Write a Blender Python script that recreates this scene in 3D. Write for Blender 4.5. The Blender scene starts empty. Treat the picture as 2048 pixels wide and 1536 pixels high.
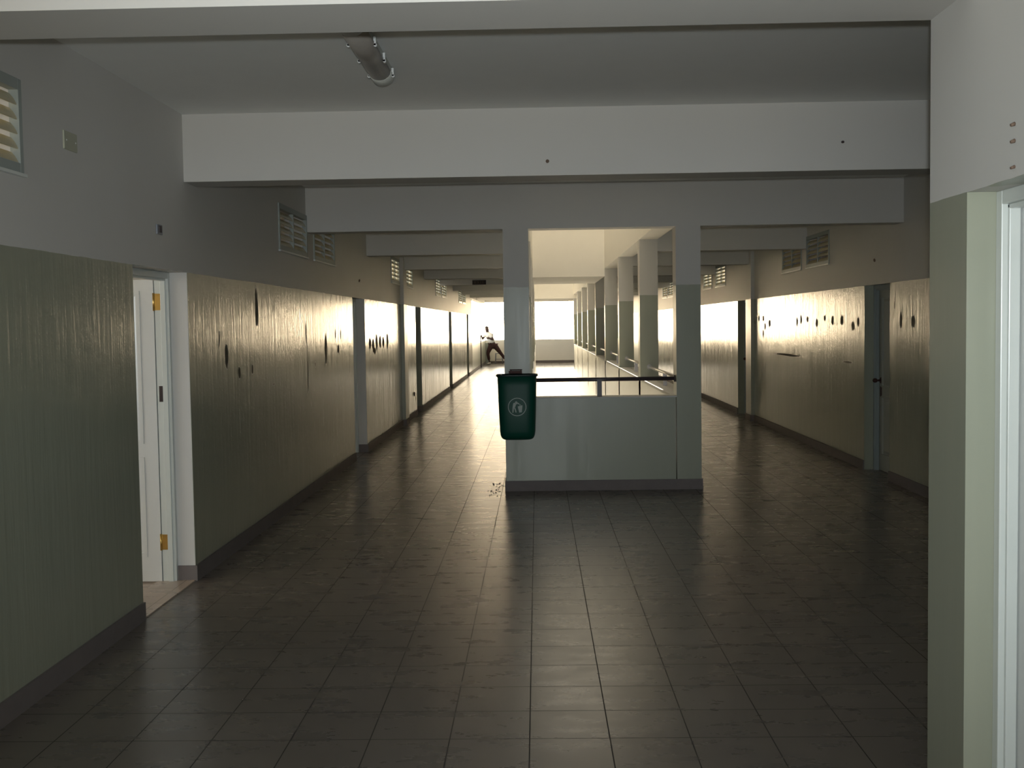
import bpy, bmesh, math, random
from mathutils import Vector, Matrix
random.seed(7)
C = bpy.context.scene.collection
PI = math.pi

# ------------------------------------------------------------------ helpers
class MB:
    def __init__(self):
        self.v = []; self.f = []; self.s = []
    def box(self, x0, x1, y0, y1, z0, z1):
        if x0 > x1: x0, x1 = x1, x0
        if y0 > y1: y0, y1 = y1, y0
        if z0 > z1: z0, z1 = z1, z0
        n = len(self.v)
        self.v += [(x0,y0,z0),(x1,y0,z0),(x1,y1,z0),(x0,y1,z0),(x0,y0,z1),(x1,y0,z1),(x1,y1,z1),(x0,y1,z1)]
        for q in ((0,3,2,1),(4,5,6,7),(0,1,5,4),(1,2,6,5),(2,3,7,6),(3,0,4,7)):
            self.f.append(tuple(n+i for i in q)); self.s.append(False)
        return self
    def hull8(self, pts):
        n = len(self.v); self.v += [tuple(p) for p in pts]
        for q in ((0,3,2,1),(4,5,6,7),(0,1,5,4),(1,2,6,5),(2,3,7,6),(3,0,4,7)):
            self.f.append(tuple(n+i for i in q)); self.s.append(False)
        return self
    def tube(self, a, b, r, seg=14, r2=None, caps=True):
        a = Vector(a); b = Vector(b); r2 = r if r2 is None else r2
        d = (b-a).normalized(); u = d.orthogonal().normalized(); w = d.cross(u)
        n = len(self.v)
        for p, rr in ((a, r), (b, r2)):
            for i in range(seg):
                t = 2*PI*i/seg
                self.v.append(tuple(p + u*rr*math.cos(t) + w*rr*math.sin(t)))
        for i in range(seg):
            j = (i+1) % seg
            self.f.append((n+i, n+j, n+seg+j, n+seg+i)); self.s.append(True)
        if caps:
            self.f.append(tuple(n+seg-1-i for i in range(seg))); self.s.append(False)
            self.f.append(tuple(n+seg+i for i in range(seg))); self.s.append(False)
        return self
    def loft(self, rings, smooth=True, cap0=True, cap1=True):
        n = len(self.v); m = len(rings[0])
        for r in rings: self.v += [tuple(p) for p in r]
        for k in range(len(rings)-1):
            for i in range(m):
                j = (i+1) % m
                self.f.append((n+k*m+i, n+k*m+j, n+(k+1)*m+j, n+(k+1)*m+i)); self.s.append(smooth)
        if cap0: self.f.append(tuple(n+m-1-i for i in range(m))); self.s.append(False)
        if cap1: self.f.append(tuple(n+(len(rings)-1)*m+i for i in range(m))); self.s.append(False)
        return self
    def sphere(self, c, rx, ry, rz, u=16, v=10):
        rings = []
        for k in range(1, v):
            t = PI*k/v
            rings.append([(c[0]+rx*math.sin(t)*math.cos(2*PI*i/u), c[1]+ry*math.sin(t)*math.sin(2*PI*i/u), c[2]-rz*math.cos(t)) for i in range(u)])
        return self.loft(rings)
    def build(self, name, mat, parent=None, loc=None, bevel=0):
        me = bpy.data.meshes.new(name); me.from_pydata(self.v, [], self.f)
        me.polygons.foreach_set('use_smooth', self.s)
        bm = bmesh.new(); bm.from_mesh(me); bmesh.ops.recalc_face_normals(bm, faces=bm.faces); bm.to_mesh(me); bm.free()
        if mat: me.materials.append(mat)
        o = bpy.data.objects.new(name, me); C.objects.link(o)
        if loc: o.location = loc
        if parent: o.parent = parent
        if bevel:
            b = o.modifiers.new('bevel', 'BEVEL'); b.width = bevel; b.segments = 2; b.limit_method = 'ANGLE'
        return o

def tag(o, label=None, cat=None, group=None, kind=None):
    if label: o['label'] = label
    if cat: o['category'] = cat
    if group: o['group'] = group
    if kind: o['kind'] = kind
    return o
def empty(name, loc=(0,0,0)):
    o = bpy.data.objects.new(name, None); C.objects.link(o); o.location = loc; o.empty_display_size = .1
    return o
def struct(name, mb, mat, parent=None, label=None, bevel=0):
    o = mb.build(name, mat, parent, bevel=bevel)
    if parent is None: o['kind'] = 'structure'
    if label: o['label'] = label
    return o
def copy_tree(o, loc, parent=None):
    c = o.copy(); C.objects.link(c)
    if loc is not None: c.location = loc
    if parent: c.parent = parent
    for ch in list(o.children):
        copy_tree(ch, None, c)
    return c

# ------------------------------------------------------------------ materials
def mat_base(name):
    m = bpy.data.materials.new(name); m.use_nodes = True
    nt = m.node_tree; b = nt.nodes['Principled BSDF']
    return m, nt, b
def N(nt, t, **kw):
    n = nt.nodes.new(t)
    for k, v in kw.items(): setattr(n, k, v)
    return n
def math_n(nt, op, a, b=None, clamp=False):
    n = N(nt, 'ShaderNodeMath', operation=op); n.use_clamp = clamp
    for i, x in enumerate((a, b)):
        if x is None: continue
        if isinstance(x, (int, float)): n.inputs[i].default_value = x
        else: nt.links.new(x, n.inputs[i])
    return n.outputs[0]
def mixc(nt, fac, a, b):
    n = N(nt, 'ShaderNodeMix', data_type='RGBA')
    for s, x in ((n.inputs[0], fac), (n.inputs[6], a), (n.inputs[7], b)):
        if isinstance(x, (int, float)): s.default_value = x
        elif isinstance(x, tuple): s.default_value = (*x, 1)
        else: nt.links.new(x, s)
    return n.outputs[2]
def noise(nt, vec, scale, detail=3, rough=.55):
    n = N(nt, 'ShaderNodeTexNoise'); n.inputs['Scale'].default_value = scale
    n.inputs['Detail'].default_value = detail; n.inputs['Roughness'].default_value = rough
    if vec is not None: nt.links.new(vec, n.inputs['Vector'])
    return n.outputs['Fac']
def mapped(nt, vec, scale):
    n = N(nt, 'ShaderNodeMapping'); n.inputs['Scale'].default_value = scale
    nt.links.new(vec, n.inputs['Vector']); return n.outputs[0]
def ramp(nt, fac, p0, p1, c0=0., c1=1.):
    n = N(nt, 'ShaderNodeMapRange'); n.inputs[1].default_value = p0; n.inputs[2].default_value = p1
    n.inputs[3].default_value = c0; n.inputs[4].default_value = c1; nt.links.new(fac, n.inputs[0]); return n.outputs[0]
def plain(name, col, rough=.5, metal=0., var=.06, scale=6., spec=.5):
    m, nt, b = mat_base(name)
    g = N(nt, 'ShaderNodeTexCoord').outputs['Object']
    f = noise(nt, g, scale)
    c0 = tuple(max(0, c*(1-var)) for c in col); c1 = tuple(min(1, c*(1+var)) for c in col)
    nt.links.new(mixc(nt, f, c0, c1), b.inputs['Base Color'])
    b.inputs['Roughness'].default_value = rough; b.inputs['Metallic'].default_value = metal
    b.inputs['Specular IOR Level'].default_value = spec
    return m

WHITE = (.62, .612, .585); DADO = (.315, .335, .262)
DADO_Z = 2.085
def wall_paint(name, dado=True, marks=None, rough=(.12, .25), soft=False):
    """matt white emulsion above, glossy pale green enamel dado brushed vertically below"""
    m, nt, b = mat_base(name)
    pos = N(nt, 'ShaderNodeNewGeometry').outputs['Position']
    sep = N(nt, 'ShaderNodeSeparateXYZ'); nt.links.new(pos, sep.inputs[0])
    z = sep.outputs[2]
    big = noise(nt, pos, .9, 4)
    fine = noise(nt, pos, 14., 4)
    wcol = mixc(nt, big, tuple(c*.95 for c in WHITE), tuple(min(1, c*1.04) for c in WHITE))
    streak = noise(nt, mapped(nt, pos, (22, 22, 1.3)), 1., 4, .6)
    if not dado:
        nt.links.new(wcol, b.inputs['Base Color'])
        b.inputs['Roughness'].default_value = .62; b.inputs['Specular IOR Level'].default_value = .25
        bp = N(nt, 'ShaderNodeBump'); bp.inputs['Strength'].default_value = .12; bp.inputs['Distance'].default_value = .004
        nt.links.new(fine, bp.inputs['Height']); nt.links.new(bp.outputs[0], b.inputs['Normal'])
        return m
    wob = math_n(nt, 'MULTIPLY', math_n(nt, 'SUBTRACT', noise(nt, pos, 5., 2), .5), .012)
    below = math_n(nt, 'LESS_THAN', math_n(nt, 'ADD', z, wob), DADO_Z)
    lo, hi = (.97, 1.02) if soft else (.90, 1.05)
    dcol = mixc(nt, streak, tuple(c*lo for c in DADO), tuple(min(1, c*hi) for c in DADO))
    dcol = mixc(nt, ramp(nt, big, .35, .75, 0, .12), dcol, (.42, .38, .28))
    spot = None
    if marks:
        # scuffs and chipped spots in the enamel at hand height (position along the wall, height, half sizes)
        nz = math_n(nt, 'MULTIPLY', math_n(nt, 'SUBTRACT', noise(nt, mapped(nt, pos, (30, 30, 14)), 1., 3), .5), 1.5)
        for my, mz, ma, mb_ in marks:
            ey = math_n(nt, 'POWER', math_n(nt, 'ABSOLUTE', math_n(nt, 'DIVIDE', math_n(nt, 'SUBTRACT', sep.outputs[1], my), ma)), 2.)
            ez = math_n(nt, 'POWER', math_n(nt, 'ABSOLUTE', math_n(nt, 'DIVIDE', math_n(nt, 'SUBTRACT', z, mz), mb_)), 2.)
            e = ramp(nt, math_n(nt, 'ADD', math_n(nt, 'ADD', ey, ez), nz), .7, 1.2, 1., 0.)
            spot = e if spot is None else math_n(nt, 'MAXIMUM', spot, e)
        dcol = mixc(nt, math_n(nt, 'MULTIPLY', spot, .8), dcol, (.10, .085, .06))
    nt.links.new(mixc(nt, below, wcol, dcol), b.inputs['Base Color'])
    rg = ramp(nt, noise(nt, mapped(nt, pos, (9, 9, .8)), 1., 4), .3, .7, *rough)
    if marks: rg = math_n(nt, 'ADD', rg, math_n(nt, 'MULTIPLY', spot, .6))
    mr = N(nt, 'ShaderNodeMix', data_type='FLOAT'); nt.links.new(below, mr.inputs[0]); mr.inputs[2].default_value = .5; nt.links.new(rg, mr.inputs[3])
    nt.links.new(mr.outputs[0], b.inputs['Roughness'])
    ms = N(nt, 'ShaderNodeMix', data_type='FLOAT'); nt.links.new(below, ms.inputs[0]); ms.inputs[2].default_value = .06; ms.inputs[3].default_value = .5
    if marks: nt.links.new(math_n(nt, 'SUBTRACT', .5, math_n(nt, 'MULTIPLY', spot, .45)), ms.inputs[3])
    nt.links.new(ms.outputs[0], b.inputs['Specular IOR Level'])
    h = math_n(nt, 'ADD', math_n(nt, 'MULTIPLY', streak, math_n(nt, 'ADD', math_n(nt, 'MULTIPLY', below, .92), .08)), math_n(nt, 'MULTIPLY', fine, .3))
    bp = N(nt, 'ShaderNodeBump'); bp.inputs['Strength'].default_value = .5 if marks else .12; bp.inputs['Distance'].default_value = .006
    nt.links.new(h, bp.inputs['Height']); nt.links.new(bp.outputs[0], b.inputs['Normal'])
    return m

def tile_floor(name, t, ox, oy, ca, cb, grout, rough=(.235, .335), gw=.0052):
    m, nt, b = mat_base(name)
    pos = N(nt, 'ShaderNodeNewGeometry').outputs['Position']
    sep = N(nt, 'ShaderNodeSeparateXYZ'); nt.links.new(pos, sep.inputs[0])
    def cell(s, o):
        u = math_n(nt, 'DIVIDE', math_n(nt, 'SUBTRACT', s, o), t)
        fl = math_n(nt, 'FLOOR', u); fr = math_n(nt, 'SUBTRACT', u, fl)
        d = math_n(nt, 'MINIMUM', fr, math_n(nt, 'SUBTRACT', 1.0, fr))
        return fl, math_n(nt, 'MULTIPLY', d, t)
    fx, dx = cell(sep.outputs[0], ox); fy, dy = cell(sep.outputs[1], oy)
    g = math_n(nt, 'MAXIMUM', math_n(nt, 'LESS_THAN', dx, gw/2), math_n(nt, 'LESS_THAN', dy, gw/2))
    cmb = N(nt, 'ShaderNodeCombineXYZ'); nt.links.new(fx, cmb.inputs[0]); nt.links.new(fy, cmb.inputs[1])
    wn = N(nt, 'ShaderNodeTexWhiteNoise', noise_dimensions='2D'); nt.links.new(cmb.outputs[0], wn.inputs['Vector'])
    mott = noise(nt, mapped(nt, pos, (3.5, 8., 1)), 1., 5, .6)
    f = math_n(nt, 'ADD', math_n(nt, 'MULTIPLY', wn.outputs['Value'], .35), math_n(nt, 'MULTIPLY', mott, .65))
    col = mixc(nt, f, ca, cb)
    dirt = ramp(nt, noise(nt, pos, 1.3, 5), .45, .75, 0, .2)
    col = mixc(nt, dirt, col, tuple(c*.6 for c in ca))
    nt.links.new(mixc(nt, g, col, grout), b.inputs['Base Color'])
    r = ramp(nt, mott, .2, .8, *rough)
    r = math_n(nt, 'ADD', r, math_n(nt, 'MULTIPLY', g, .4))
    nt.links.new(r, b.inputs['Roughness']); b.inputs['Specular IOR Level'].default_value = .5
    bp = N(nt, 'ShaderNodeBump'); bp.inputs['Strength'].default_value = .10; bp.inputs['Distance'].default_value = .003
    h = math_n(nt, 'SUBTRACT', math_n(nt, 'MULTIPLY', noise(nt, mapped(nt, pos, (1.5, 7, 1)), 1., 2), .5), math_n(nt, 'MULTIPLY', g, 1.0))
    nt.links.new(h, bp.inputs['Height']); nt.links.new(bp.outputs[0], b.inputs['Normal'])
    return m

MARKS_R = [(19.06, 1.69, .07, .05), (18.73, 1.75, .06, .045), (18.36, 1.75, .06, .045), (17.87, 1.67, .08, .055), (18.22, 1.62, .06, .05), (18.37, 1.5, .05, .06),
    (15.99, 1.69, .05, .06), (15.75, 1.72, .05, .06), (15.38, 1.72, .05, .04), (14.87, 1.67, .06, .055), (14.46, 1.73, .05, .04), (14.08, 1.70, .06, .06), (13.65, 1.70, .07, .06),
    (13.17, 1.63, .07, .055), (12.96, 1.68, .05, .05), (13.4, 1.2, .22, .015), (16.6, 1.2, .8, .02), (11.45, 1.69, .045, .09), (11.08, 1.68, .06, .06), (11.66, 1.85, .02, .05)]
MARKS_L = [(8.55, 1.79, .012, .10), (8.16, 1.63, .018, .06), (9.09, 1.37, .035, .04), (8.34, 1.50, .05, .10), (11.25, 1.64, .03, .12), (12.29, 1.47, .07, .16), (12.88, 1.63, .03, .06),
    (13.24, 1.62, .03, .06), (13.06, 1.45, .08, .05), (8.69, 1.36, .04, .05), (9.28, 1.88, .05, .16), (11.69, 1.32, .03, .03), (9.82, 1.21, .05, .01), (11.3, 1.3, .02, .25),
    (15.55, 1.47, .11, .08), (15.85, 1.44, .11, .10), (16.2, 1.48, .11, .12), (16.55, 1.48, .11, .09), (16.9, 1.47, .11, .08), (17.36, 1.48, .11, .12), (16.0, 1.36, .11, .05), (21.23, .33, .06, .05)]
M = dict(
    wall=wall_paint('wall_paint_with_green_dado', True, MARKS_L),
    wall_r=wall_paint('right_wall_paint_with_green_dado', True, MARKS_R),
    column=wall_paint('column_paint_with_green_dado', True, None, (.30, .36), True),
    white=wall_paint('white_emulsion', False),
    ceil=plain('ceiling_white', (.86, .87, .85), .8, var=.02, spec=.1),
    side=plain('parapet_enamel', (.60, .585, .51), .28, var=.05, scale=3),
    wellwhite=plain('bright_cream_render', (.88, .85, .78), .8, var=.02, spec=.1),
    floor=tile_floor('grey_floor_tile', .3298, -.0542, 6.158, (.116, .101, .088), (.182, .160, .140), (.025, .021, .018)),
    room_floor=tile_floor('beige_floor_tile', .4, 0, 0, (.50, .40, .32), (.58, .48, .40), (.3, .25, .2)),
    base=plain('skirting_tile_grey', (.18, .158, .152), .6, spec=.15, var=.12, scale=9),
    door=plain('white_gloss_door_paint', (.74, .76, .75), .28, var=.02),
    dulldoor=plain('dull_door_paint', (.33, .34, .29), .4, var=.04),
    frame=plain('pale_frame_paint', (.66, .70, .67), .3, var=.04),
    greyframe=plain('grey_frame_paint', (.26, .30, .29), .45, var=.05),
    brass=plain('brass', (.62, .42, .14), .3, 1., var=.1),
    dark=plain('dark_plate', (.035, .022, .022), .45),
    bin=plain('green_bin_plastic', (.002, .060, .038), .42, var=.08, spec=.3),
    binrim=plain('dark_bin_rim', (.012, .03, .03), .4),
    logo=plain('grey_white_print', (.40, .46, .42), .6),
    steel=plain('painted_steel_rail', (.05, .038, .045), .4, 0),
    silver=plain('worn_rail_metal', (.45, .42, .40), .3, .6),
    bracket=plain('rusty_bracket', (.07, .03, .025), .6, .4),
    lens=plain('dusty_lamp_cover', (.30, .275, .245), .35, var=.15, scale=12),
    lampcap=plain('lamp_end_cap', (.50, .51, .47), .45, var=.05),
    clip=plain('white_plastic_clip', (.75, .77, .76), .4),
    cream=plain('cream_plastic', (.42, .43, .33), .5, var=.05),
    slat=plain('louvre_slat', (.62, .55, .36), .22, var=.1, scale=10),
    ventframe=plain('vent_frame_paint', (.34, .38, .36), .5, var=.06),
    concrete=plain('ramp_concrete', (.62, .60, .56), .6, var=.08, scale=2),
    earth=plain('pale_dry_ground', (.48, .43, .36), .9, var=.2, scale=.3),
    skin=plain('dark_brown_skin', (.07, .04, .035), .5, var=.08, scale=20),
    shirt=plain('white_cotton_shirt', (.80, .79, .74), .8, var=.04),
    trouser=plain('dark_maroon_trousers', (.05, .018, .018), .8, var=.25, scale=18),
    hair=plain('black_hair', (.01, .009, .009), .7),
    shoe=plain('white_shoe', (.7, .68, .66), .5),
    sole=plain('dark_sole', (.03, .03, .035), .6),
    eye=plain('eye', (.6, .58, .55), .3),
    stool=plain('grey_painted_steel', (.26, .28, .32), .45, .2),
    mark=plain('brown_stain', (.16, .11, .08), .8),
    sign=plain('dark_sign_board', (.03, .022, .016), .6),
    dust=plain('dust_and_litter', (.05, .04, .03), .9, var=.4, scale=30),
)

# ------------------------------------------------------------------ setting
XL, XR, XP = -2.34, 3.698, 1.319
ZC, ZB = 3.13, 2.685            # ceiling, underside of beams
YE = 50.1                        # parapet that closes the far veranda
def wall_with_holes(x0, x1, y0, y1, z0, z1, holes):
    ys = sorted({y0, y1, *[v for h in holes for v in h[:2] if y0 < v < y1]})
    zs = sorted({z0, z1, *[v for h in holes for v in h[2:] if z0 < v < z1]})
    mb = MB()
    for a, b in zip(ys, ys[1:]):
        run = None
        cells = []
        for c, d in zip(zs, zs[1:]):
            my, mz = (a+b)/2, (c+d)/2
            solid = not any(h[0] < my < h[1] and h[2] < mz < h[3] for h in holes)
            if solid and cells and abs(cells[-1][1]-c) < 1e-6: cells[-1][1] = d
            elif solid: cells.append([c, d])
        for c, d in cells: mb.box(x0, x1, a, b, c, d)
    return mb

DOORS_L = [(6.44, 7.45), (14.13, 15.13), (21.44, 22.44), (29.5, 30.5), (36.95, 37.95)]
DOORS_R = [(11.81, 12.72), (19.62, 20.70), (27.5, 28.5), (35.5, 36.5)]
VENTS_L = [(3.85, 5.08), (10.15, 11.38), (11.73, 12.93), (17.95, 19.02), (19.75, 21.0), (25.85, 27.2), (27.45, 28.8), (33.35, 34.75), (35.1, 36.5)]
VENTS_R = [(14.23, 15.42), (15.70, 16.93), (21.97, 23.18), (23.70, 24.86), (30.3, 31.55), (31.8, 32.9), (38.0, 39.0)]
VZ = (2.42, 2.845)
DZ = 2.085
TH = .22
struct('wall_left', wall_with_holes(XL-TH, XL, -3, 40, 0, 3.4, [(a, b, -1, DZ) for a, b in DOORS_L] + [(a, b, *VZ) for a, b in VENTS_L]), M['wall'])
struct('wall_right', wall_with_holes(XR, XR+TH, 3.55, 40, 0, 3.4, [(a, b, -1, DZ) for a, b in DOORS_R] + [(a, b, *VZ) for a, b in VENTS_R]), M['wall_r'])
PIER_DOOR = (2.45, 3.467)
mb = wall_with_holes(XP, XP+.26, -3, 3.79, 0, 3.4, [(*PIER_DOOR, -1, DZ)])
mb.box(XP+.26, XR, 3.55, 3.79, 0, 3.4)
struct('wall_pier', mb, M['column'])
struct('wall_back', MB().box(XL-TH, -2.2, -3.2, -3, 0, 3.4).box(1.2, XP+.26, -3.2, -3, 0, 3.4).box(-2.2, 1.2, -3.2, -3, 2.65, 3.4), M['column'])
# pilasters that stand a little proud of the walls at the joint
struct('pilaster', MB().box(XL, XL+.06, 19.12, 19.6, 0, ZC), M['column'])
struct('pilaster', MB().box(XR-.06, XR, 19.12, 19.6, 0, ZC), M['column'])
# floor and ceilings
WX0, WX1 = -.34, 1.66            # outer faces of the two parapets round the ramp well
WI0, WI1 = -.08, 1.41            # inner faces
YI = 11.376
mb = MB().box(XL-TH, XR+TH, -3.2, YI, -.25, 0)
mb.box(XL-TH, WX0+.06, YI, 43, -.25, 0).box(WX1-.06, XR+TH, YI, 43, -.25, 0).box(WX0+.06, WX1-.06, 42.2, 43, -.25, 0).box(XL-TH, XR+TH, 43, YE+.3, -.25, 0)
struct('floor', mb, M['floor'])
mb = MB().box(XL-TH, XR+TH, -3.2, YI+.24, ZC, ZC+.3)
mb.box(XL-TH, WX0+.03, YI+.25, 43, ZC, ZC+.3).box(WX1-.03, XR+TH, YI+.25, 43, ZC, ZC+.3)
mb.box(XL-TH, XR+TH, 43, YE+.3, ZC, ZC+.3)
struct('ceiling', mb, M['ceil'])
# beams
BY = [15.4, 19.3, 23.24, 27.0, 31.15, 35.1, 39.05]
struct('beam', MB().box(XL, XP, 3.46, 3.79, 2.69, ZC), M['white'])
struct('beam', MB().box(XL, XR, 7.44, 7.72, ZB, ZC), M['white'])
struct('beam', MB().box(XL, XR, YI, YI+.25, ZB-.01, ZC), M['white'])
for y in BY:
    struct('beam', MB().box(XL, WX0+.02, y, y+.26, ZB, ZC), M['white'])
    struct('beam', MB().box(WX1-.02, XR, y, y+.26, ZB, ZC), M['white'])
struct('beam', MB().box(XL, XR, 43.0, 43.26, ZB, ZC), M['white'])
struct('beam', MB().box(XL-TH, XR+TH, YE, YE+.25, 2.74, ZC), M['white'])
struct('beam', MB().box(XL-TH, XL, 40, YE, ZB, ZC), M['white'])
# front wall of the ramp well with its two columns
SILL = .945
struct('parapet', MB().box(WX0+.26, WX1-.26, YI+.006, YI+.24, -.2, SILL).box(WX0, WX1, YI+.006, YI+.24, -.2, .06), M['column'])
def column(x0, x1, y0, y1, z1=2.845):
    struct('column', MB().box(x0, x1, y0, y1, 0, z1), M['column'])
column(WX0, WI0, YI, YI+.27, ZB-.01); column(WI1, WX1, YI, YI+.27, ZB-.01)
for y in BY + [43.0]:
    column(WX0, WI0, y-.02, y+.24); column(WI1, WX1, y-.02, y+.24)
# side parapets
struct('parapet', MB().box(WX0, WI0, YI+.25, 43, -3.6, SILL-.03), M['side'])
struct('parapet', MB().box(WI1, WX1, YI+.25, 43, -3.6, SILL-.03), M['side'])
struct('trim_1', MB().box(WX0-.012, WI0+.012, YI+.28, 43, SILL-.03, SILL), M['white'])
struct('trim_2', MB().box(WI1-.012, WX1+.012, YI+.28, 43, SILL-.03, SILL), M['white'])
struct('trim_3', MB().box(WI0, WI1, YI-.004, YI+.25, SILL, SILL+.012), M['white'])
# upper walls round the well, open to the sky above
HT = 6.3
ZU = 2.845
mb = MB().box(WX0, WI0, YI+.25, 43, ZU, HT)
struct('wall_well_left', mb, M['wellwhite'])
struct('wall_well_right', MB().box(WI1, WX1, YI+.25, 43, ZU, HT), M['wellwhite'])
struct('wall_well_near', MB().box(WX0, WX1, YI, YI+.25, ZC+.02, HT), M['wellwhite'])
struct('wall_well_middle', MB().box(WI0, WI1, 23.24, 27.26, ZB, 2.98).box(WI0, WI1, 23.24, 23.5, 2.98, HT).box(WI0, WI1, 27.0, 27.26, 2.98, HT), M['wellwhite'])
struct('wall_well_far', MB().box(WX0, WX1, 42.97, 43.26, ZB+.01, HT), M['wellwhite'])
struct('shade_slab', MB().box(WX0-.2, WX1+.2, YI-.1, 13.2, HT, HT+.12), M['wellwhite'])  # unseen slab added to cut sky light entering the near end of the well
# the ramp: falls from the far landing towards the camera
def rz(y): return -(42.2-y)*.105
y0, y1 = 11.6, 42.25
mb = MB().hull8([(WI0, y0, rz(y0)-.2), (WI1, y0, rz(y0)-.2), (WI1, y1, rz(y1)-.2), (WI0, y1, rz(y1)-.2), (WI0, y0, rz(y0)), (WI1, y0, rz(y0)), (WI1, y1, rz(y1)), (WI0, y1, rz(y1))])
struct('floor_ramp', mb, M['concrete'])
# veranda parapets
struct('parapet', MB().box(XL-TH, XL, 40, YE, 0, 1.03), M['column'])
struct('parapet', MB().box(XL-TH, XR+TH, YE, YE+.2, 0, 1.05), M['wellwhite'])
struct('wall_right_end', MB().box(XR, XR+TH, 40, YE+.2, 0, 3.4).box(2.95, XR, YE, YE+.2, 1.05, 2.75), M['column'])
# skirtings
def base_runs(name, x0, x1, y0, y1, doors, h=.105):
    mb = MB(); y = y0
    for a, b in sorted(doors):
        if a > y: mb.box(x0, x1, y, a, 0, h)
        y = b
    if y < y1: mb.box(x0, x1, y, y1, 0, h)
    return struct(name, mb, M['base'])
base_runs('baseboard_left', XL-.002, XL+.014, -3, YE, DOORS_L)
base_runs('baseboard_right', XR-.014, XR+.002, 3.79, YE, DOORS_R)
base_runs('baseboard_pier', XP-.014, XP+.002, -3, 3.79, [PIER_DOOR])
mb = MB()
for a, b in DOORS_L: mb.box(XL-.12, XL+.014, b-.002-.012, b, 0, .105)
struct('baseboard_reveal', mb, M['base'])
for i, (a, b) in enumerate(DOORS_L[:2]): struct('trim_%d' % (4+i), MB().box(XL-.118, XL-.002, b-.003, b, .105, DZ), M['white'])
mb = MB().box(WX0-.012, WX1+.012, YI-.012, YI, 0, .105).box(WX0-.012, WX0, YI, 43, 0, .105).box(WX1, WX1+.012, YI, 43, 0, .105)
struct('baseboard_well', mb, M['base'])
struct('baseboard_far', MB().box(XL, XR, YE-.014, YE, 0, .105), M['base'])
struct('baseboard_corner', MB().box(XL+.058, XL+.074, 19.106, 19.6, 0, .105).box(XL, XL+.06, 19.106, 19.121, 0, .105).box(XR-.074, XR-.058, 19.106, 19.6, 0, .105).box(XR-.06, XR, 19.106, 19.121, 0, .105), M['base'])

# rooms behind the walls
def room(name, x0, x1, y0, y1, wins, side):
    t = .15
    o = x0 if side < 0 else x1
    mb = wall_with_holes(*( (x0-t, x0) if side < 0 else (x1, x1+t) ), y0, y1, -.25, 3.4, wins)
    mb.box(x0, x1, y0-t, y0, -.25, 3.4).box(x0, x1, y1, y1+t, -.25, 3.4)
    struct('wall_'+name, mb, M['white'])
    struct('ceiling_'+name, MB().box(x0-t, x1+t, y0-t, y1+t, 3.2, 3.4), M['white'])
    struct('floor_'+name, MB().box(x0-t, x1+t, y0-t, y1+t, -.25, -.004), M['room_floor'])
room('near_room', -6.6, XL-TH, 2.6, 9.3, [(2.9, 6.0, .9, 2.7), (6.6, 8.2, 1.0, 2.5)], -1)
room('second_room', -6.6, XL-TH, 9.6, 17.2, [(13.6, 15.6, 1.1, 2.1)], -1)
room('right_room', XR+TH, 8.2, 9.6, 18.6, [(16.5, 17.5, 1.2, 2.0)], 1)
struct('wall_left_side', MB().box(XP+.9, XP+1.0, -3, 3.55, 0, 3.4), M['white'])   # back of the cupboard behind the nearest door
struct('ground', MB().box(-150, 150, -60, 300, -4.2, -4.0), M['earth'])

# ------------------------------------------------------------------ doors
def leaf(mb, w, h, t):
    """six faced two-panel door leaf in local coords: hinge edge at x=0, leaf towards +x, thickness -t..0 in y"""
    m = .098
    px0, px1 = m, w-m
    pan = [(.17, .84), (.94, 1.955)]
    # stiles and rails
    mb.box(0, px0, -t, 0, 0, h); mb.box(px1, w, -t, 0, 0, h)
    zs = [0, pan[0][0], pan[0][1], pan[1][0], pan[1][1], h]
    for a, b in ((zs[0], zs[1]), (zs[2], zs[3]), (zs[4], zs[5])): mb.box(px0, px1, -t, 0, a, b)
    for a, b in pan:
        mb.box(px0, px1, -t+.012, -.012, a, b)              # recessed field
        for ya, yb in ((-.014, .007), (-t-.007, -t+.014)):      # planted moulding round the panel
            k = .018
            mb.box(px0-.004, px0+k, ya, yb, a-.004, b+.004); mb.box(px1-k, px1+.004, ya, yb, a-.004, b+.004)
            mb.box(px0+k, px1-k, ya, yb, a-.004, a+k); mb.box(px0+k, px1-k, ya, yb, b-k, b+.004)
        for f0, f1 in ((-.012, -.001), (-t+.001, -t+.012)):  # raised centre with sloping edge
            g = .03; k = .06
            out, inn = (f0, f1) if f1 > -t/2 else (f1, f0)
            mb.hull8([(px0+g, out, a+g), (px1-g, out, a+g), (px1-g, out, b-g), (px0+g, out, b-g),
                      (px0+k, inn, a+k), (px1-k, inn, a+k), (px1-k, inn, b-k), (px0+k, inn, b-k)])
    return mb
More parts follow.
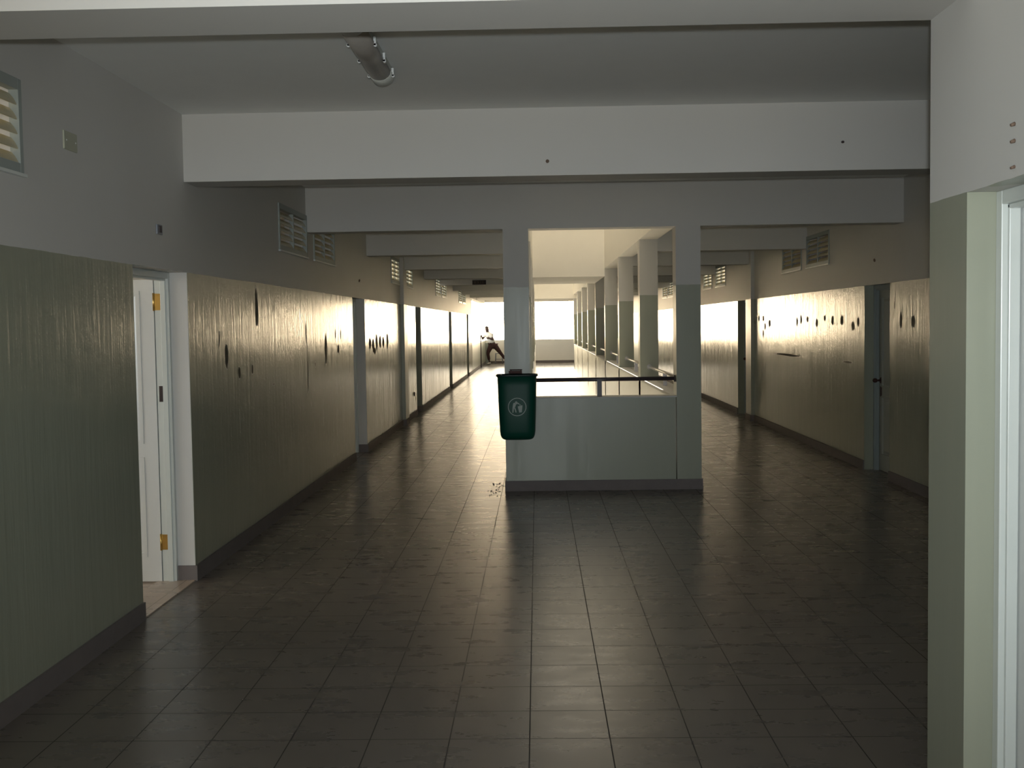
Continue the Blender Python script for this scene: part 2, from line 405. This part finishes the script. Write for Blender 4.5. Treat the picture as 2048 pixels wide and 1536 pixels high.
def door(idx, xf, sgn, y0, y1, d0, d1, open_deg, hinge_far, label, mats=('frame', 'door')):
    """xf wall face, sgn -1: recess goes to -x; frame from depth d0 to d1"""
    root = empty('door_%d' % idx, (xf+sgn*d0, (y0+y1)/2, 0)); root['kind'] = 'structure'; root['label'] = label
    fr = MB(); J = .042
    X = lambda d: sgn*(d-d0); Y = lambda y: y-(y0+y1)/2
    fr.box(X(d0), X(d1), Y(y0), Y(y0+J), 0, DZ); fr.box(X(d0), X(d1), Y(y1-J), Y(y1), 0, DZ); fr.box(X(d0), X(d1), Y(y0+J), Y(y1-J), DZ-J, DZ)
    s0, s1 = d0+.018, d0+.052                                # rebate stop
    fr.box(X(s0), X(s1), Y(y0+J), Y(y0+J+.014), 0, DZ-J); fr.box(X(s0), X(s1), Y(y1-J-.014), Y(y1-J), 0, DZ-J); fr.box(X(s0), X(s1), Y(y0+J), Y(y1-J), DZ-J-.014, DZ-J)
    f = fr.build('door_frame', M[mats[0]], root, bevel=.003)
    w = (y1-y0)-2*J-.006; t = .04; h = DZ-J-.01
    lf = leaf(MB(), w, h, t).build('door_leaf', M[mats[1]], root)
    hy = Y(y1-J-.003) if hinge_far else Y(y0+J+.003)
    lf.location = (X(d1+.006) if open_deg else X(s1+.004), hy, .006)
    # local +x runs along the leaf. closed: from hinge towards the other jamb
    base = -PI/2 if hinge_far else PI/2
    # keep slab thickness on the room side
    flip = (sgn < 0) == hinge_far
    if not flip: lf.scale = (1, -1, 1)
    ang = math.radians(open_deg)
    rot = base + (ang if (sgn > 0) == hinge_far else -ang)
    lf.rotation_euler = (0, 0, rot)
    return root, f, lf, X, Y, w
# the open door in the left wall
r, f, lf, X, Y, w = door(1, XL, -1, 6.44, 7.452, .118, .212, 91, True, 'white panelled door standing open into the lit room, near end of the left wall')
for z0, z1 in ((1.835, 1.945), (.222, .325)):
    h = MB().box(X(.172), X(.214), Y(7.452-.046), Y(7.452-.041), z0, z1).tube((X(.216), Y(7.452-.048), z0-.004), (X(.216), Y(7.452-.048), z1+.004), .007)
    h.box(X(.216), X(.222), Y(7.452-.05), Y(7.452-.044), z0, z1)
    h.build('hinge', M['brass'], r)
MB().box(X(.174), X(.198), Y(7.452-.0465), Y(7.452-.041), 1.222, 1.328).build('strike_plate', M['dark'], r)
MB().box(X(.0), X(.25), Y(6.44), Y(7.452), -.003, .008).build('threshold', M['room_floor'], r)
# second door, open as well
r, f, lf, X, Y, w = door(2, XL, -1, 14.13, 15.13, .118, .212, 86, True, 'second doorway along the left wall, its door pushed inwards')
def closed(idx, xf, sgn, y0, y1, hinge_far, label, knob=True, d0=.118):
    r, f, lf, X, Y, w = door(idx, xf, sgn, y0, y1, d0, d0+.094, 0, hinge_far, label, ('frame', 'door') if idx == 10 else ('greyframe', 'dulldoor'))
    ky = (y0+.042+.07) if hinge_far else (y1-.042-.07)
    hd = MB().tube((X(d0+.05), Y(ky), 1.02), (X(d0-.0), Y(ky), 1.02), .011)
    hd.sphere((X(d0-.012), Y(ky), 1.02), .028, .026, .026).tube((X(d0+.056), Y(ky), 1.02), (X(d0+.048), Y(ky), 1.02), .034)
    hd.box(X(d0+.058), X(d0+.05), Y(ky-.02), Y(ky+.02), .84, .95)
    hd.build('door_handle', M['bracket'], r)
    return r
closed(3, XL, -1, *DOORS_L[2], True, 'closed door in the third recess of the left wall, past the pilaster')
closed(4, XL, -1, *DOORS_L[3], True, 'closed door in the fourth recess of the left wall')
closed(5, XL, -1, *DOORS_L[4], True, 'closed door in the last recess of the left wall')
closed(6, XR, 1, *DOORS_R[0], False, 'closed pale door with a knob, nearest recess of the far right wall', d0=.10)
closed(7, XR, 1, *DOORS_R[1], False, 'closed door beside the pilaster on the far right wall')
closed(8, XR, 1, *DOORS_R[2], False, 'closed door further down the far right wall')
closed(9, XR, 1, *DOORS_R[3], False, 'closed door near the far end of the right wall')
closed(10, XP, 1, *PIER_DOOR, True, 'closed white panelled door set deep in the nearest wall on the right', d0=.088)

# ------------------------------------------------------------------ louvre vents
def vent(xf, sgn, y0, y1, label, group):
    zc0, zc1 = VZ; yc = (y0+y1)/2
    root = empty('louvre_vent', (xf, yc, zc0)); tag(root, label, 'vent', group)
    w = (y1-y0)/2; h = zc1-zc0; b = .034
    X = lambda d: sgn*d
    fr = MB()
    for a, c, e, g in ((-w, -w+b, 0, h), (w-b, w, 0, h), (-w+b, w-b, 0, b+.012), (-w+b, w-b, h-b-.016, h)):
        fr.box(X(-.012), X(.034), a, c, e, g)
    fr.build('vent_frame', M['ventframe'], root, bevel=.002)
    MB().box(X(-.006), X(.034), -.013, .013, b+.012, h-b-.016).build('mullion', M['ventframe'], root)
    MB().box(X(-.022), X(.0), -w-.01, w+.01, -.014, 0.0).build('sill_strip', M['frame'], root)
    sl = MB(); n = 5; z0, z1 = b+.012, h-b-.016; p = (z1-z0)/n
    for k in range(n):
        zb = z0+k*p
        for ya, yb in ((-w+b, -.013), (.013, w-b)):
            # gently curved blade leaning back into the wall
            pts = [(-.004, 0), (.003, .016), (.013, .033), (.028, .051)]
            for (d1_, h1), (d2_, h2) in zip(pts, pts[1:]):
                sl.hull8([(X(d1_), ya, zb+h1), (X(d2_), ya, zb+h2), (X(d2_), yb, zb+h2), (X(d1_), yb, zb+h1),
                          (X(d1_+.005), ya, zb+h1-.002), (X(d2_+.005), ya, zb+h2-.002), (X(d2_+.005), yb, zb+h2-.002), (X(d1_+.005), yb, zb+h1-.002)])
    sl.build('slats', M['slat'], root)
    return root
LV = ['louvre vent high on the nearest left wall, beside the cream wall plate',
      'louvre vent high on the left wall just before the third beam',
      'louvre vent high on the left wall just behind the third beam',
      'louvre vent with white gaps, before the pilaster on the left wall',
      'louvre vent with white gaps, just past the pilaster on the left wall',
      'near one of the small bright vent pair beyond the left pilaster',
      'far one of the small bright vent pair beyond the left pilaster',
      'near one of the last tiny vent pair by the far end of the left wall',
      'far one of the last tiny vent pair by the far end of the left wall']
for (a, b), l in zip(VENTS_L, LV): vent(XL, -1, a, b, l, 'louvre vents along the left wall')
RV = ['yellowish louvre vent nearest of all on the far right wall',
      'second yellowish louvre vent on the right wall, next to the nearest one',
      'bright louvre vent on the right wall, first of the pair past the pilaster',
      'bright louvre vent on the right wall beside the front column, second past the pilaster',
      'bright louvre vent seen inside the well opening, nearer the right column',
      'bright louvre vent seen inside the well opening, right of the second column',
      'small bright louvre vent at the far end of the right wall']
for (a, b), l in zip(VENTS_R, RV): vent(XR, 1, a, b, l, 'louvre vents along the right wall')

# ------------------------------------------------------------------ ceiling lamps
def lamp(x, y0, y1, label):
    L = y1-y0; root = empty('fluorescent_lamp', (x, (y0+y1)/2, ZC)); tag(root, label, 'lamp', 'fluorescent battens on the ceiling')
    def ring(y, s=1.0):
        pts = []
        for i in range(15):
            t = PI*i/14
            pts.append((.062*math.cos(t)*s, y, -.045-.052*math.sin(t)*s))
        return pts
    MB().box(-.055, .055, -L/2+.02, L/2-.02, -.045, 0).build('lamp_body', M['lampcap'], root, bevel=.004)
    MB().loft([ring(-L/2+.2), ring(L/2-.2)]).build('diffuser', M['lens'], root)
    for s in (-1, 1):
        MB().loft([ring(s*(L/2-.2), 1.04), ring(s*(L/2-.05), 1.0), ring(s*(L/2-.008), .8), ring(s*L/2, .35)]).build('end_cap', M['lampcap'], root)
    for s in (-1, 1):
        for y in (-.55*L/2-.22, -.22*L/2, .28*L/2, .80*L/2):
            MB().box(s*.058, s*.070, y-.012, y+.012, -.062, -.018).tube((s*.066, y-.012, -.06), (s*.066, y+.012, -.06), .008, 8).build('clip', M['clip'], root)
    return root
lamp(-.835, 4.98, 6.30, 'grey covered fluorescent lamp on the ceiling, hanging out from behind the near beam')
lamp(2.285, 4.98, 6.24, 'fluorescent lamp on the ceiling, almost hidden behind the nearest right wall')

# ------------------------------------------------------------------ handrails on the parapets
def rail(name, pts, posts, r, mat, label, group=None, zbase=SILL):
    root = empty(name, (pts[0][0], pts[0][1], zbase)); tag(root, label, 'handrail', group)
    o = Vector(root.location)
    mb = MB().tube(Vector(pts[0])-o, Vector(pts[1])-o, r)
    for p in pts:  # wall flange
        d = (Vector(pts[1])-Vector(pts[0])).normalized(); s = 1 if p is pts[0] else -1
        mb.tube(Vector(p)-o, Vector(p)-o+d*s*.012, r*1.7)
    mb.build('rail', mat, root)
    for p in posts:
        MB().box(p[0]-.024-o.x, p[0]+.024-o.x, p[1]-.02-o.y, p[1]+.02-o.y, zbase-o.z, pts[0][2]-o.z-r*.3).build('post', mat, root)
    return root
rail('handrail', [(WI0, YI+.12, 1.13), (WI1, YI+.12, 1.13)], [(.632, YI+.12)], .021, M['steel'], 'dark horizontal handrail with one post across the front opening beside the bin', zbase=SILL+.012)
cols = [YI+.27] + [c for y in BY + [43.0] for c in (y-.02, y+.24)][:-1]
spans = [(YI+.27, 15.38)] + [(a+.24, b-.02) for a, b in zip(BY, BY[1:]+[43.0])]
names = ['first', 'second', 'third', 'fourth', 'fifth', 'sixth', 'seventh', 'eighth']
for side, xc in (('right', (WI1+WX1)/2), ('left', (WI0+WX0)/2)):
    for k, (a, b) in enumerate(spans):
        lab = 'metal handrail, %s bay from the front on the %s parapet of the ramp well' % (names[k], side)
        rail('handrail', [(xc, a, 1.10), (xc, b, 1.10)], [(xc, (a+b)/2)], .02, M['silver'], lab, 'handrails on the side parapets')

# ------------------------------------------------------------------ litter bin
BX, BYF = -.212, YI-.006
root = empty('litter_bin', (BX, BYF, .545)); tag(root, 'dark green litter bin with a white pictogram, hung on the left front column', 'bin')
def bring(z, w, d, k=5.0, n=40):
    out = []
    for i in range(n):
        t = 2*PI*i/n
        c, s = math.cos(t), math.sin(t)
        x = w/2*math.copysign(abs(c)**(2/k), c); y = -d/2 + d/2*math.copysign(abs(s)**(2/3.2), s)
        y = min(y, -.012)
        out.append((x, y-.02, z))
    return out
H = .655
prof = [(0, .26, .15), (.006, .295, .165), (.02, .325, .185), (.045, .346, .20), (.09, .358, .21), (.3, .374, .225), (.55, .388, .24), (.63, .394, .245), (.645, .408, .258), (H, .412, .262)]
body = MB().loft([bring(z, w, d) for z, w, d in prof] + [bring(H, .396, .246), bring(.5, .372, .226), bring(.04, .33, .18)], True, True, True)
body.build('bin_body', M['bin'], root)
rim = MB()
rr = [bring(H-.012, .414, .264), bring(H-.012, .424, .274), bring(H+.008, .424, .274), bring(H+.008, .404, .254), bring(H-.012, .404, .254)]
rim.loft(rr, True, False, False)
rim.build('bin_rim', M['binrim'], root)
br = MB().box(-.085, .05, -.008, .004, .62, .69).box(-.066, -.056, -.03, -.006, .66, .70).box(.032, .042, -.03, -.006, .66, .70).tube((-.075, -.022, .70), (.052, -.022, .70), .006, 10)
br.build('hanging_bracket', M['bracket'], root)
# pictogram printed on the front: ring, stooping figure, basket
def ysurf(x, z):
    # front face depth of the body at height z
    for (a, w0, d0), (b, w1, d1) in zip(prof, prof[1:]):
        if a <= z <= b:
            t = (z-a)/(b-a); w = w0+(w1-w0)*t; d = d0+(d1-d0)*t
            break
    else: w, d = .39, .24
    u = min(.999, abs(x)/(w/2)); c = u**(5.0/2); s = math.sqrt(max(0, 1-c*c))
    return -.02-d/2-d/2*s**(2/3.2)
def decal(pts_outer, mb, n_in=None):
    n = len(mb.v); k = len(pts_outer)
    for off in (.002, -.0025):
        for x, z in pts_outer: mb.v.append((x, ysurf(x, z)+off, z))
    mb.f.append(tuple(n+k+i for i in range(k))); mb.s.append(False)
    for i in range(k):
        j = (i+1) % k; mb.f.append((n+i, n+j, n+k+j, n+k+i)); mb.s.append(False)
lg = MB(); cz = .338; cx = 0.0
S = .092
for i in range(48):
    a0, a1 = 2*PI*i/48, 2*PI*(i+1)/48
    decal([(cx+S*math.cos(a0), cz+S*math.sin(a0)), (cx+S*math.cos(a1), cz+S*math.sin(a1)), (cx+S*.92*math.cos(a1), cz+S*.92*math.sin(a1)), (cx+S*.92*math.cos(a0), cz+S*.92*math.sin(a0))], lg)
def dc(pts): decal([(cx+S*x, cz+S*z) for x, z in pts], lg)
dc([(-.10+.12*math.cos(2*PI*i/14), .50+.13*math.sin(2*PI*i/14)) for i in range(14)])       # head
dc([(-.46, .20), (-.40, .44), (-.22, .46), (-.12, .28), (-.20, .02), (-.34, -.12), (-.50, -.12)])  # trunk
dc([(-.14, .42), (.06, .50), (.26, .36), (.22, .26), (.05, .36), (-.14, .26)])              # arm
dc([(-.50, -.12), (-.36, -.12), (-.38, -.36), (-.42, -.62), (-.52, -.62), (-.52, -.36)])     # leg
dc([(-.34, -.12), (-.22, -.06), (-.12, -.36), (-.08, -.60), (-.18, -.60), (-.24, -.36)])     # other leg
dc([(.06, .06), (.56, .20), (.58, .10), (.50, -.58), (.22, -.62)])                         # basket
dc([(.24, .22), (.34, .30), (.40, .24), (.30, .16)])                                       # falling paper
lg.build('bin_pictogram', M['logo'], root)

# ------------------------------------------------------------------ small fittings
def plate(name, xf, sgn, y, z, w, h, d, mat, label, cat, extra=None):
    root = empty(name, (xf, y, z)); tag(root, label, cat)
    MB().box(0, -sgn*d, -w/2, w/2, -h/2, h/2).build('cover', mat, root, bevel=.003)
    if extra: extra(root)
    return root
def screws(r):
    for dy in (-.055, .055): MB().tube((.008, dy, 0), (.0115, dy, 0), .004, 8).build('screw', M['clip'], r)
plate('junction_box', XL, -1, 5.615, 2.655, .158, .092, .009, M['cream'], 'cream blanking plate on the white wall near the left edge vent', 'wall plate', screws)
def rocker(r):
    MB().box(.008, .014, -.022, .022, -.018, .022).build('rocker', M['steel'], r)
plate('light_switch', XL, -1, 6.91, 2.325, .10, .062, .009, M['stool'], 'small dark grey switch on the white wall above the open door', 'switch', rocker)
plate('wall_socket', XL, -1, 21.0, .43, .10, .075, .012, M['dark'], 'tiny dark socket low on the left wall past the pilaster', 'socket')
def plug(xf, sgn, y, z, r, label, group=None):
    o = empty('wall_plug', (xf, y, z)); tag(o, label, 'wall plug', group)
    MB().tube((0, 0, 0), (-sgn*.012, 0, -.004), r, 10, r*.7).build('plug_body', M['mark'], o)
    return o
plug(XL, -1, 14.70, 2.315, .022, 'small dark plug on the white left wall above the second doorway')
plug(XR, 1, 12.33, 2.35, .022, 'small dark plug on the white wall above the nearest door of the far right wall')
for y, z, l in ((3.128, 2.232, 'topmost'), (3.127, 2.186, 'middle'), (3.126, 2.115, 'lowest')):
    plug(XP, 1, y, z, .006 if l != 'lowest' else .005, '%s of three small brown plugs in the white wall over the nearest right door' % l, 'plugs over the nearest door')
o = MB().tube((2.018, 7.44, 2.868), (2.018, 7.425, 2.866), .009, 10).build('wall_plug', M['dark']); tag(o, 'dark plug on the right half of the white beam face', 'wall plug')
o = MB().tube((.082, 7.44, 2.778), (.082, 7.428, 2.777), .012, 10).build('wall_plug', M['mark']); tag(o, 'small brown plug low in the middle of the white beam face', 'wall plug')

# sign hung on the far beam of the left corridor
root = empty('sign_board', (-1.385, 26.98, 2.69)); tag(root, 'small dark sign board on a far beam of the left corridor', 'sign')
MB().box(-.165, .165, -.025, .015, .0, .108).build('board', M['sign'], root)
mb = MB()
for x0, x1 in ((-.11, -.095), (-.03, -.022), (.03, .036), (.085, .092)): MB().box(x0, x1, -.029, -.024, .025, .085).build('sign_stroke', M['mark'], root)


# loose dirt at the foot of the left front column
mb = MB()
for i in range(40):
    a = random.random()*PI*2; rr_ = random.random()**.6
    x = -.44+rr_*.10*math.cos(a); y = YI+.18+rr_*.55*math.sin(a); s = .002+.006*random.random()
    ca, sa = math.cos(a*3), math.sin(a*3); hh = s*.5
    mb.hull8([(x+s*(ca*u-sa*v*.5), y+s*(sa*u+ca*v*.5), zz) for zz in (0, hh) for u, v in ((-1, -1), (1, -1), (.7, 1), (-.8, .8))])
o = mb.build('dust_litter', M['dust']); tag(o, 'dark loose dirt on the floor at the foot of the left front column', 'dirt', None, 'stuff')

# ------------------------------------------------------------------ person at the far parapet
def skin_mesh(name, verts, edges, radii, mat, parent=None, root=0, sub=2):
    me = bpy.data.meshes.new(name); me.from_pydata([tuple(v) for v in verts], edges, [])
    o = bpy.data.objects.new(name, me); C.objects.link(o)
    me.materials.append(mat)
    sk = o.modifiers.new('skin', 'SKIN'); sk.use_smooth_shade = True; sk.branch_smoothing = .3
    if not me.skin_vertices: me.skin_vertices.new()
    for i, r in enumerate(radii):
        sv = me.skin_vertices[0].data[i]; sv.radius = (r, r) if not isinstance(r, tuple) else r; sv.use_root = (i == root)
    s = o.modifiers.new('sub', 'SUBSURF'); s.levels = sub; s.render_levels = sub
    if parent: o.parent = parent
    return o
PX, PY = -1.95, 49.0
V = []; E = []; R = []
def add(p, r, par=None):
    V.append(Vector(p)); R.append(r)
    if par is not None: E.append((par, len(V)-1))
    return len(V)-1
pel = add((.0, 0, .86), .12)
ab = add((-.07, -.01, 1.02), .135, pel); ch = add((-.15, -.02, 1.20), .155, ab); uc = add((-.205, -.03, 1.33), .125, ch)
nk = add((-.235, -.04, 1.43), .066, uc); hd0 = add((-.250, -.058, 1.48), .10, nk); hd1 = add((-.262, -.06, 1.55), .118, hd0); hd2 = add((-.268, -.055, 1.63), .082, hd1)
nose = add((-.285, -.172, 1.545), .014, hd1)
# arms: one reaching ahead, one bent with the hand at the waist
def arm(sh, el, wr, side_v, tip_dir, par):
    s = add(sh, .072, par); e1 = add((Vector(sh)+Vector(el))/2, .056, s); e = add(el, .048, e1); w = add(wr, .034, e)
    d = Vector(tip_dir).normalized(); pv = Vector(side_v).normalized()
    palm = add(Vector(wr)+d*.05, .030, w)
    for k, (o_, ln) in enumerate(((-.027, .065), (-.009, .078), (.009, .074), (.027, .058))):
        b = add(Vector(wr)+d*.085+pv*o_, .0095, palm)
        m_ = add(Vector(wr)+d*(.085+ln*.5)+pv*o_*1.1+Vector((0, 0, -.008)), .009, b)
        add(Vector(wr)+d*(.085+ln*.9)+pv*o_*1.1+Vector((0, 0, -.03)), .008, m_)
    t1 = add(Vector(wr)+d*.035-pv*.045, .011, palm); add(Vector(wr)+d*.075-pv*.062, .009, t1)
    return s, e, w
aL = arm((-.33, .05, 1.30), (-.46, -.02, 1.10), (-.475, -.20, 1.21), (1, 0, .2), (-.1, -.6, .5), uc)
aR = arm((-.10, -.14, 1.31), (.02, -.22, 1.07), (-.165, -.30, 1.15), (0, .3, 1), (-1, -.3, .1), uc)
# legs: front leg bent at the knee, rear leg stretched out behind
def leg(hip, kn, an, toe, par):
    h = add(hip, .098, par); m_ = add((Vector(hip)*.5+Vector(kn)*.5), .083, h); k = add(kn, .06, m_)
    c = add(Vector(kn)*.65+Vector(an)*.35, .055, k); a = add(an, .037, c); ball = add((Vector(an)+Vector(toe))/2+Vector((0, 0, -.035)), .036, a); add(toe, .026, ball)
    return h, k, a
l1 = leg((-.09, -.06, .82), (-.235, -.14, .50), (-.165, -.06, .10), (-.24, -.22, .035), pel)
l2 = leg((.08, .03, .81), (.31, .06, .50), (.58, .10, .14), (.64, -.03, .035), pel)
person = skin_mesh('person', V, E, R, M['skin']); person.location = (PX, PY, 0)
tag(person, 'person in white shirt and dark maroon trousers lunging by the far parapet', 'person')
# clothing
def garment(name, chain, mat, sub=2):
    vs, es, rs = [], [], []
    idx = {}
    for pth in chain:
        prev = None
        for key, p, r in pth:
            if key not in idx:
                idx[key] = len(vs); vs.append(p); rs.append(r)
            if prev is not None: es.append((idx[prev], idx[key]))
            prev = key
    return skin_mesh(name, vs, es, rs, mat, person, 0, sub)
def vv(i): return V[i]
sL, eL, wL = aL; sR, eR, wR = aR
garment('shirt', [[('a', vv(pel)+Vector((-.02, 0, .03)), .155), ('b', vv(ab), .165), ('c', vv(ch), .185), ('d', vv(uc), .15), ('n', vv(nk)+Vector((.005, 0, .0)), .068)],
                  [('d', vv(uc), .15), ('sl', vv(sL), .098), ('el', vv(sL)*.35+vv(eL)*.65, .082)],
                  [('d', vv(uc), .15), ('sr', vv(sR), .098), ('er', vv(sR)*.35+vv(eR)*.65, .082)]], M['shirt'])
h1, k1, a1 = l1; h2, k2, a2 = l2
garment('trousers', [[('p', vv(pel)+Vector((.0, 0, .0)), .142), ('h1', vv(h1), .125), ('m1', vv(h1)*.5+vv(k1)*.5, .115), ('k1', vv(k1), .082), ('a1', vv(k1)*.2+vv(a1)*.8, .062)],
                     [('p', vv(pel), .142), ('h2', vv(h2), .125), ('m2', vv(h2)*.5+vv(k2)*.5, .115), ('k2', vv(k2), .08), ('a2', vv(k2)*.2+vv(a2)*.8, .062)]], M['trouser'])
def shoe(an, toe):
    a = Vector(an); t = Vector(toe); d = (t-a); d.z = 0; d.normalize()
    rings = []
    side = Vector((d.y, -d.x, 0))
    for s, w_, h_ in ((-.06, .025, .06), (-.045, .04, .085), (.02, .043, .09), (.08, .045, .07), (.14, .045, .055), (.19, .035, .04), (.205, .015, .03)):
        c = Vector((a.x, a.y, 0))+d*s
        rings.append([tuple(c+side*w_*math.cos(2*PI*i/12)+Vector((0, 0, .012+h_*.5+h_*.5*math.sin(2*PI*i/12)))) for i in range(12)])
    o = MB().loft(rings).build('shoe', M['shoe'], person)
    so = []
    for zz in (.0, .018):
        so.append([tuple(Vector((a.x, a.y, zz))+d*(.073+.137*math.cos(2*PI*i/16))+side*.046*math.sin(2*PI*i/16)) for i in range(16)])
    MB().loft(so, False).build('sole', M['sole'], o)
shoe((-.165, -.06, .10), (-.24, -.22, .035)); shoe((.58, .10, .14), (.64, -.03, .035))
hm = MB().sphere((-.266, -.035, 1.605), .088, .092, .075, 16, 10); hm.build('hair', M['hair'], person)
for s in (-1, 1):
    MB().sphere((-.275+s*.033, -.142, 1.565), .012, .008, .009, 8, 6).build('eye', M['eye'], person)
    MB().sphere((-.265+s*.086, -.05, 1.55), .010, .018, .028, 8, 6).build('ear', M['skin'], person)
MB().sphere((-.278, -.138, 1.50), .024, .008, .008, 8, 6).build('mouth', M['bracket'], person)

# stool with grey legs behind the person
root = empty('stool', (-1.72, 49.62, 0)); tag(root, 'grey metal stool standing behind the person at the far parapet', 'stool')
MB().box(-.17, .17, -.17, .17, .44, .47).build('seat', M['stool'], root, bevel=.01)
for sx in (-1, 1):
    for sy in (-1, 1): MB().tube((sx*.165, sy*.165, 0), (sx*.14, sy*.14, .45), .021, 8).build('leg', M['stool'], root)
for q in (-.155, .155): MB().tube((-.155, q, .2), (.155, q, .2), .009, 8).build('stretcher', M['stool'], root)
# pier and thin post beside the person
struct('column', MB().box(-2.36, -2.21, 49.86, 50.1, 0, .92), M['ventframe'])
root = empty('gate_post', (-2.30, 45.3, 0)); tag(root, 'thin dark upright post at the end of the left wall, left of the person', 'post')
MB().box(-.02, .02, -.02, .02, 0, 1.32).build('post_shaft', M['dark'], root); MB().box(-.05, .05, -.05, .05, 0, .012).build('base_plate', M['dark'], root)

# ------------------------------------------------------------------ light
w = bpy.data.worlds.new('World'); bpy.context.scene.world = w; w.use_nodes = True
nt = w.node_tree; bg = nt.nodes['Background']
tc = N(nt, 'ShaderNodeTexCoord'); sp = N(nt, 'ShaderNodeSeparateXYZ'); nt.links.new(tc.outputs['Generated'], sp.inputs[0])
# bright hazy sky low over the far end of the building, duller elsewhere
low = ramp(nt, sp.outputs[2], .45, .02); ahead = ramp(nt, sp.outputs[1], .35, .9)
glow = math_n(nt, 'MULTIPLY', math_n(nt, 'POWER', low, 2.0), math_n(nt, 'POWER', ahead, 2.0))
back = math_n(nt, 'MULTIPLY', ramp(nt, sp.outputs[1], .1, -.3), low)
nt.links.new(mixc(nt, glow, mixc(nt, back, (1.0, .90, .72), (.86, .94, 1.0)), (1.0, .78, .50)), bg.inputs['Color'])
nt.links.new(math_n(nt, 'ADD', math_n(nt, 'MULTIPLY', glow, 33.0), math_n(nt, 'ADD', math_n(nt, 'MULTIPLY', back, 2.0), 2.0)), bg.inputs['Strength'])

sun = bpy.data.lights.new('sun', 'SUN'); sun.energy = 12; sun.angle = .01; sun.color = (1, .90, .74)
so = bpy.data.objects.new('sun', sun); C.objects.link(so)
sd = Vector((.004, -.10, -1)).normalized()
so.rotation_euler = sd.to_track_quat('-Z', 'Y').to_euler(); so.location = (0, 30, 12)

# camera (39 mm equivalent) and its flash
f_px, yaw, pitch, roll = 2231.344, -.02337, -.05262, -.01490
def ray(u, v, dpt):
    c, s = math.cos(-roll), math.sin(-roll)
    a, b = u*c-v*s, u*s+v*c
    x, y, z = a, dpt, -b
    c, s = math.cos(-pitch), math.sin(-pitch); y, z = y*c+z*s, -y*s+z*c
    c, s = math.cos(-yaw), math.sin(-yaw); x, y = x*c-y*s, x*s+y*c
    return Vector((x, y, z))
right, down, fwd = ray(1, 0, 0), ray(0, 1, 0), ray(0, 0, 1)
cam = bpy.data.cameras.new('camera'); co = bpy.data.objects.new('camera', cam); C.objects.link(co)
cam.sensor_width = 36; cam.lens = f_px*36/2048; cam.clip_start = .05; cam.clip_end = 500
mm = Matrix((right, -down, -fwd)).transposed().to_4x4(); mm.translation = Vector((0, 0, 1.70)); co.matrix_world = mm
bpy.context.scene.camera = co
fl = bpy.data.lights.new('camera_flash', 'SPOT'); fl.energy = 420; fl.shadow_soft_size = .018; fl.spot_size = math.radians(80); fl.spot_blend = 1.0; fl.color = (.89, .965, 1.0)
fo = bpy.data.objects.new('camera_flash', fl); C.objects.link(fo)
fo.location = Vector((0, 0, 1.70)) - down*.065 + right*.02
fd = (fwd - down*.06).normalized(); fo.rotation_euler = fd.to_track_quat('-Z', 'Y').to_euler()

sc = bpy.context.scene
sc.view_settings.view_transform = 'Standard'; sc.view_settings.look = 'None'; sc.view_settings.exposure = 0; sc.view_settings.gamma = 1
try: sc.view_settings.use_curve_mapping = False
except Exception: pass
sc.cycles.use_denoising = True
sc.cycles.max_bounces = 10; sc.cycles.diffuse_bounces = 6; sc.cycles.glossy_bounces = 6
sc.cycles.sample_clamp_indirect = 6
sc.cycles.caustics_reflective = True
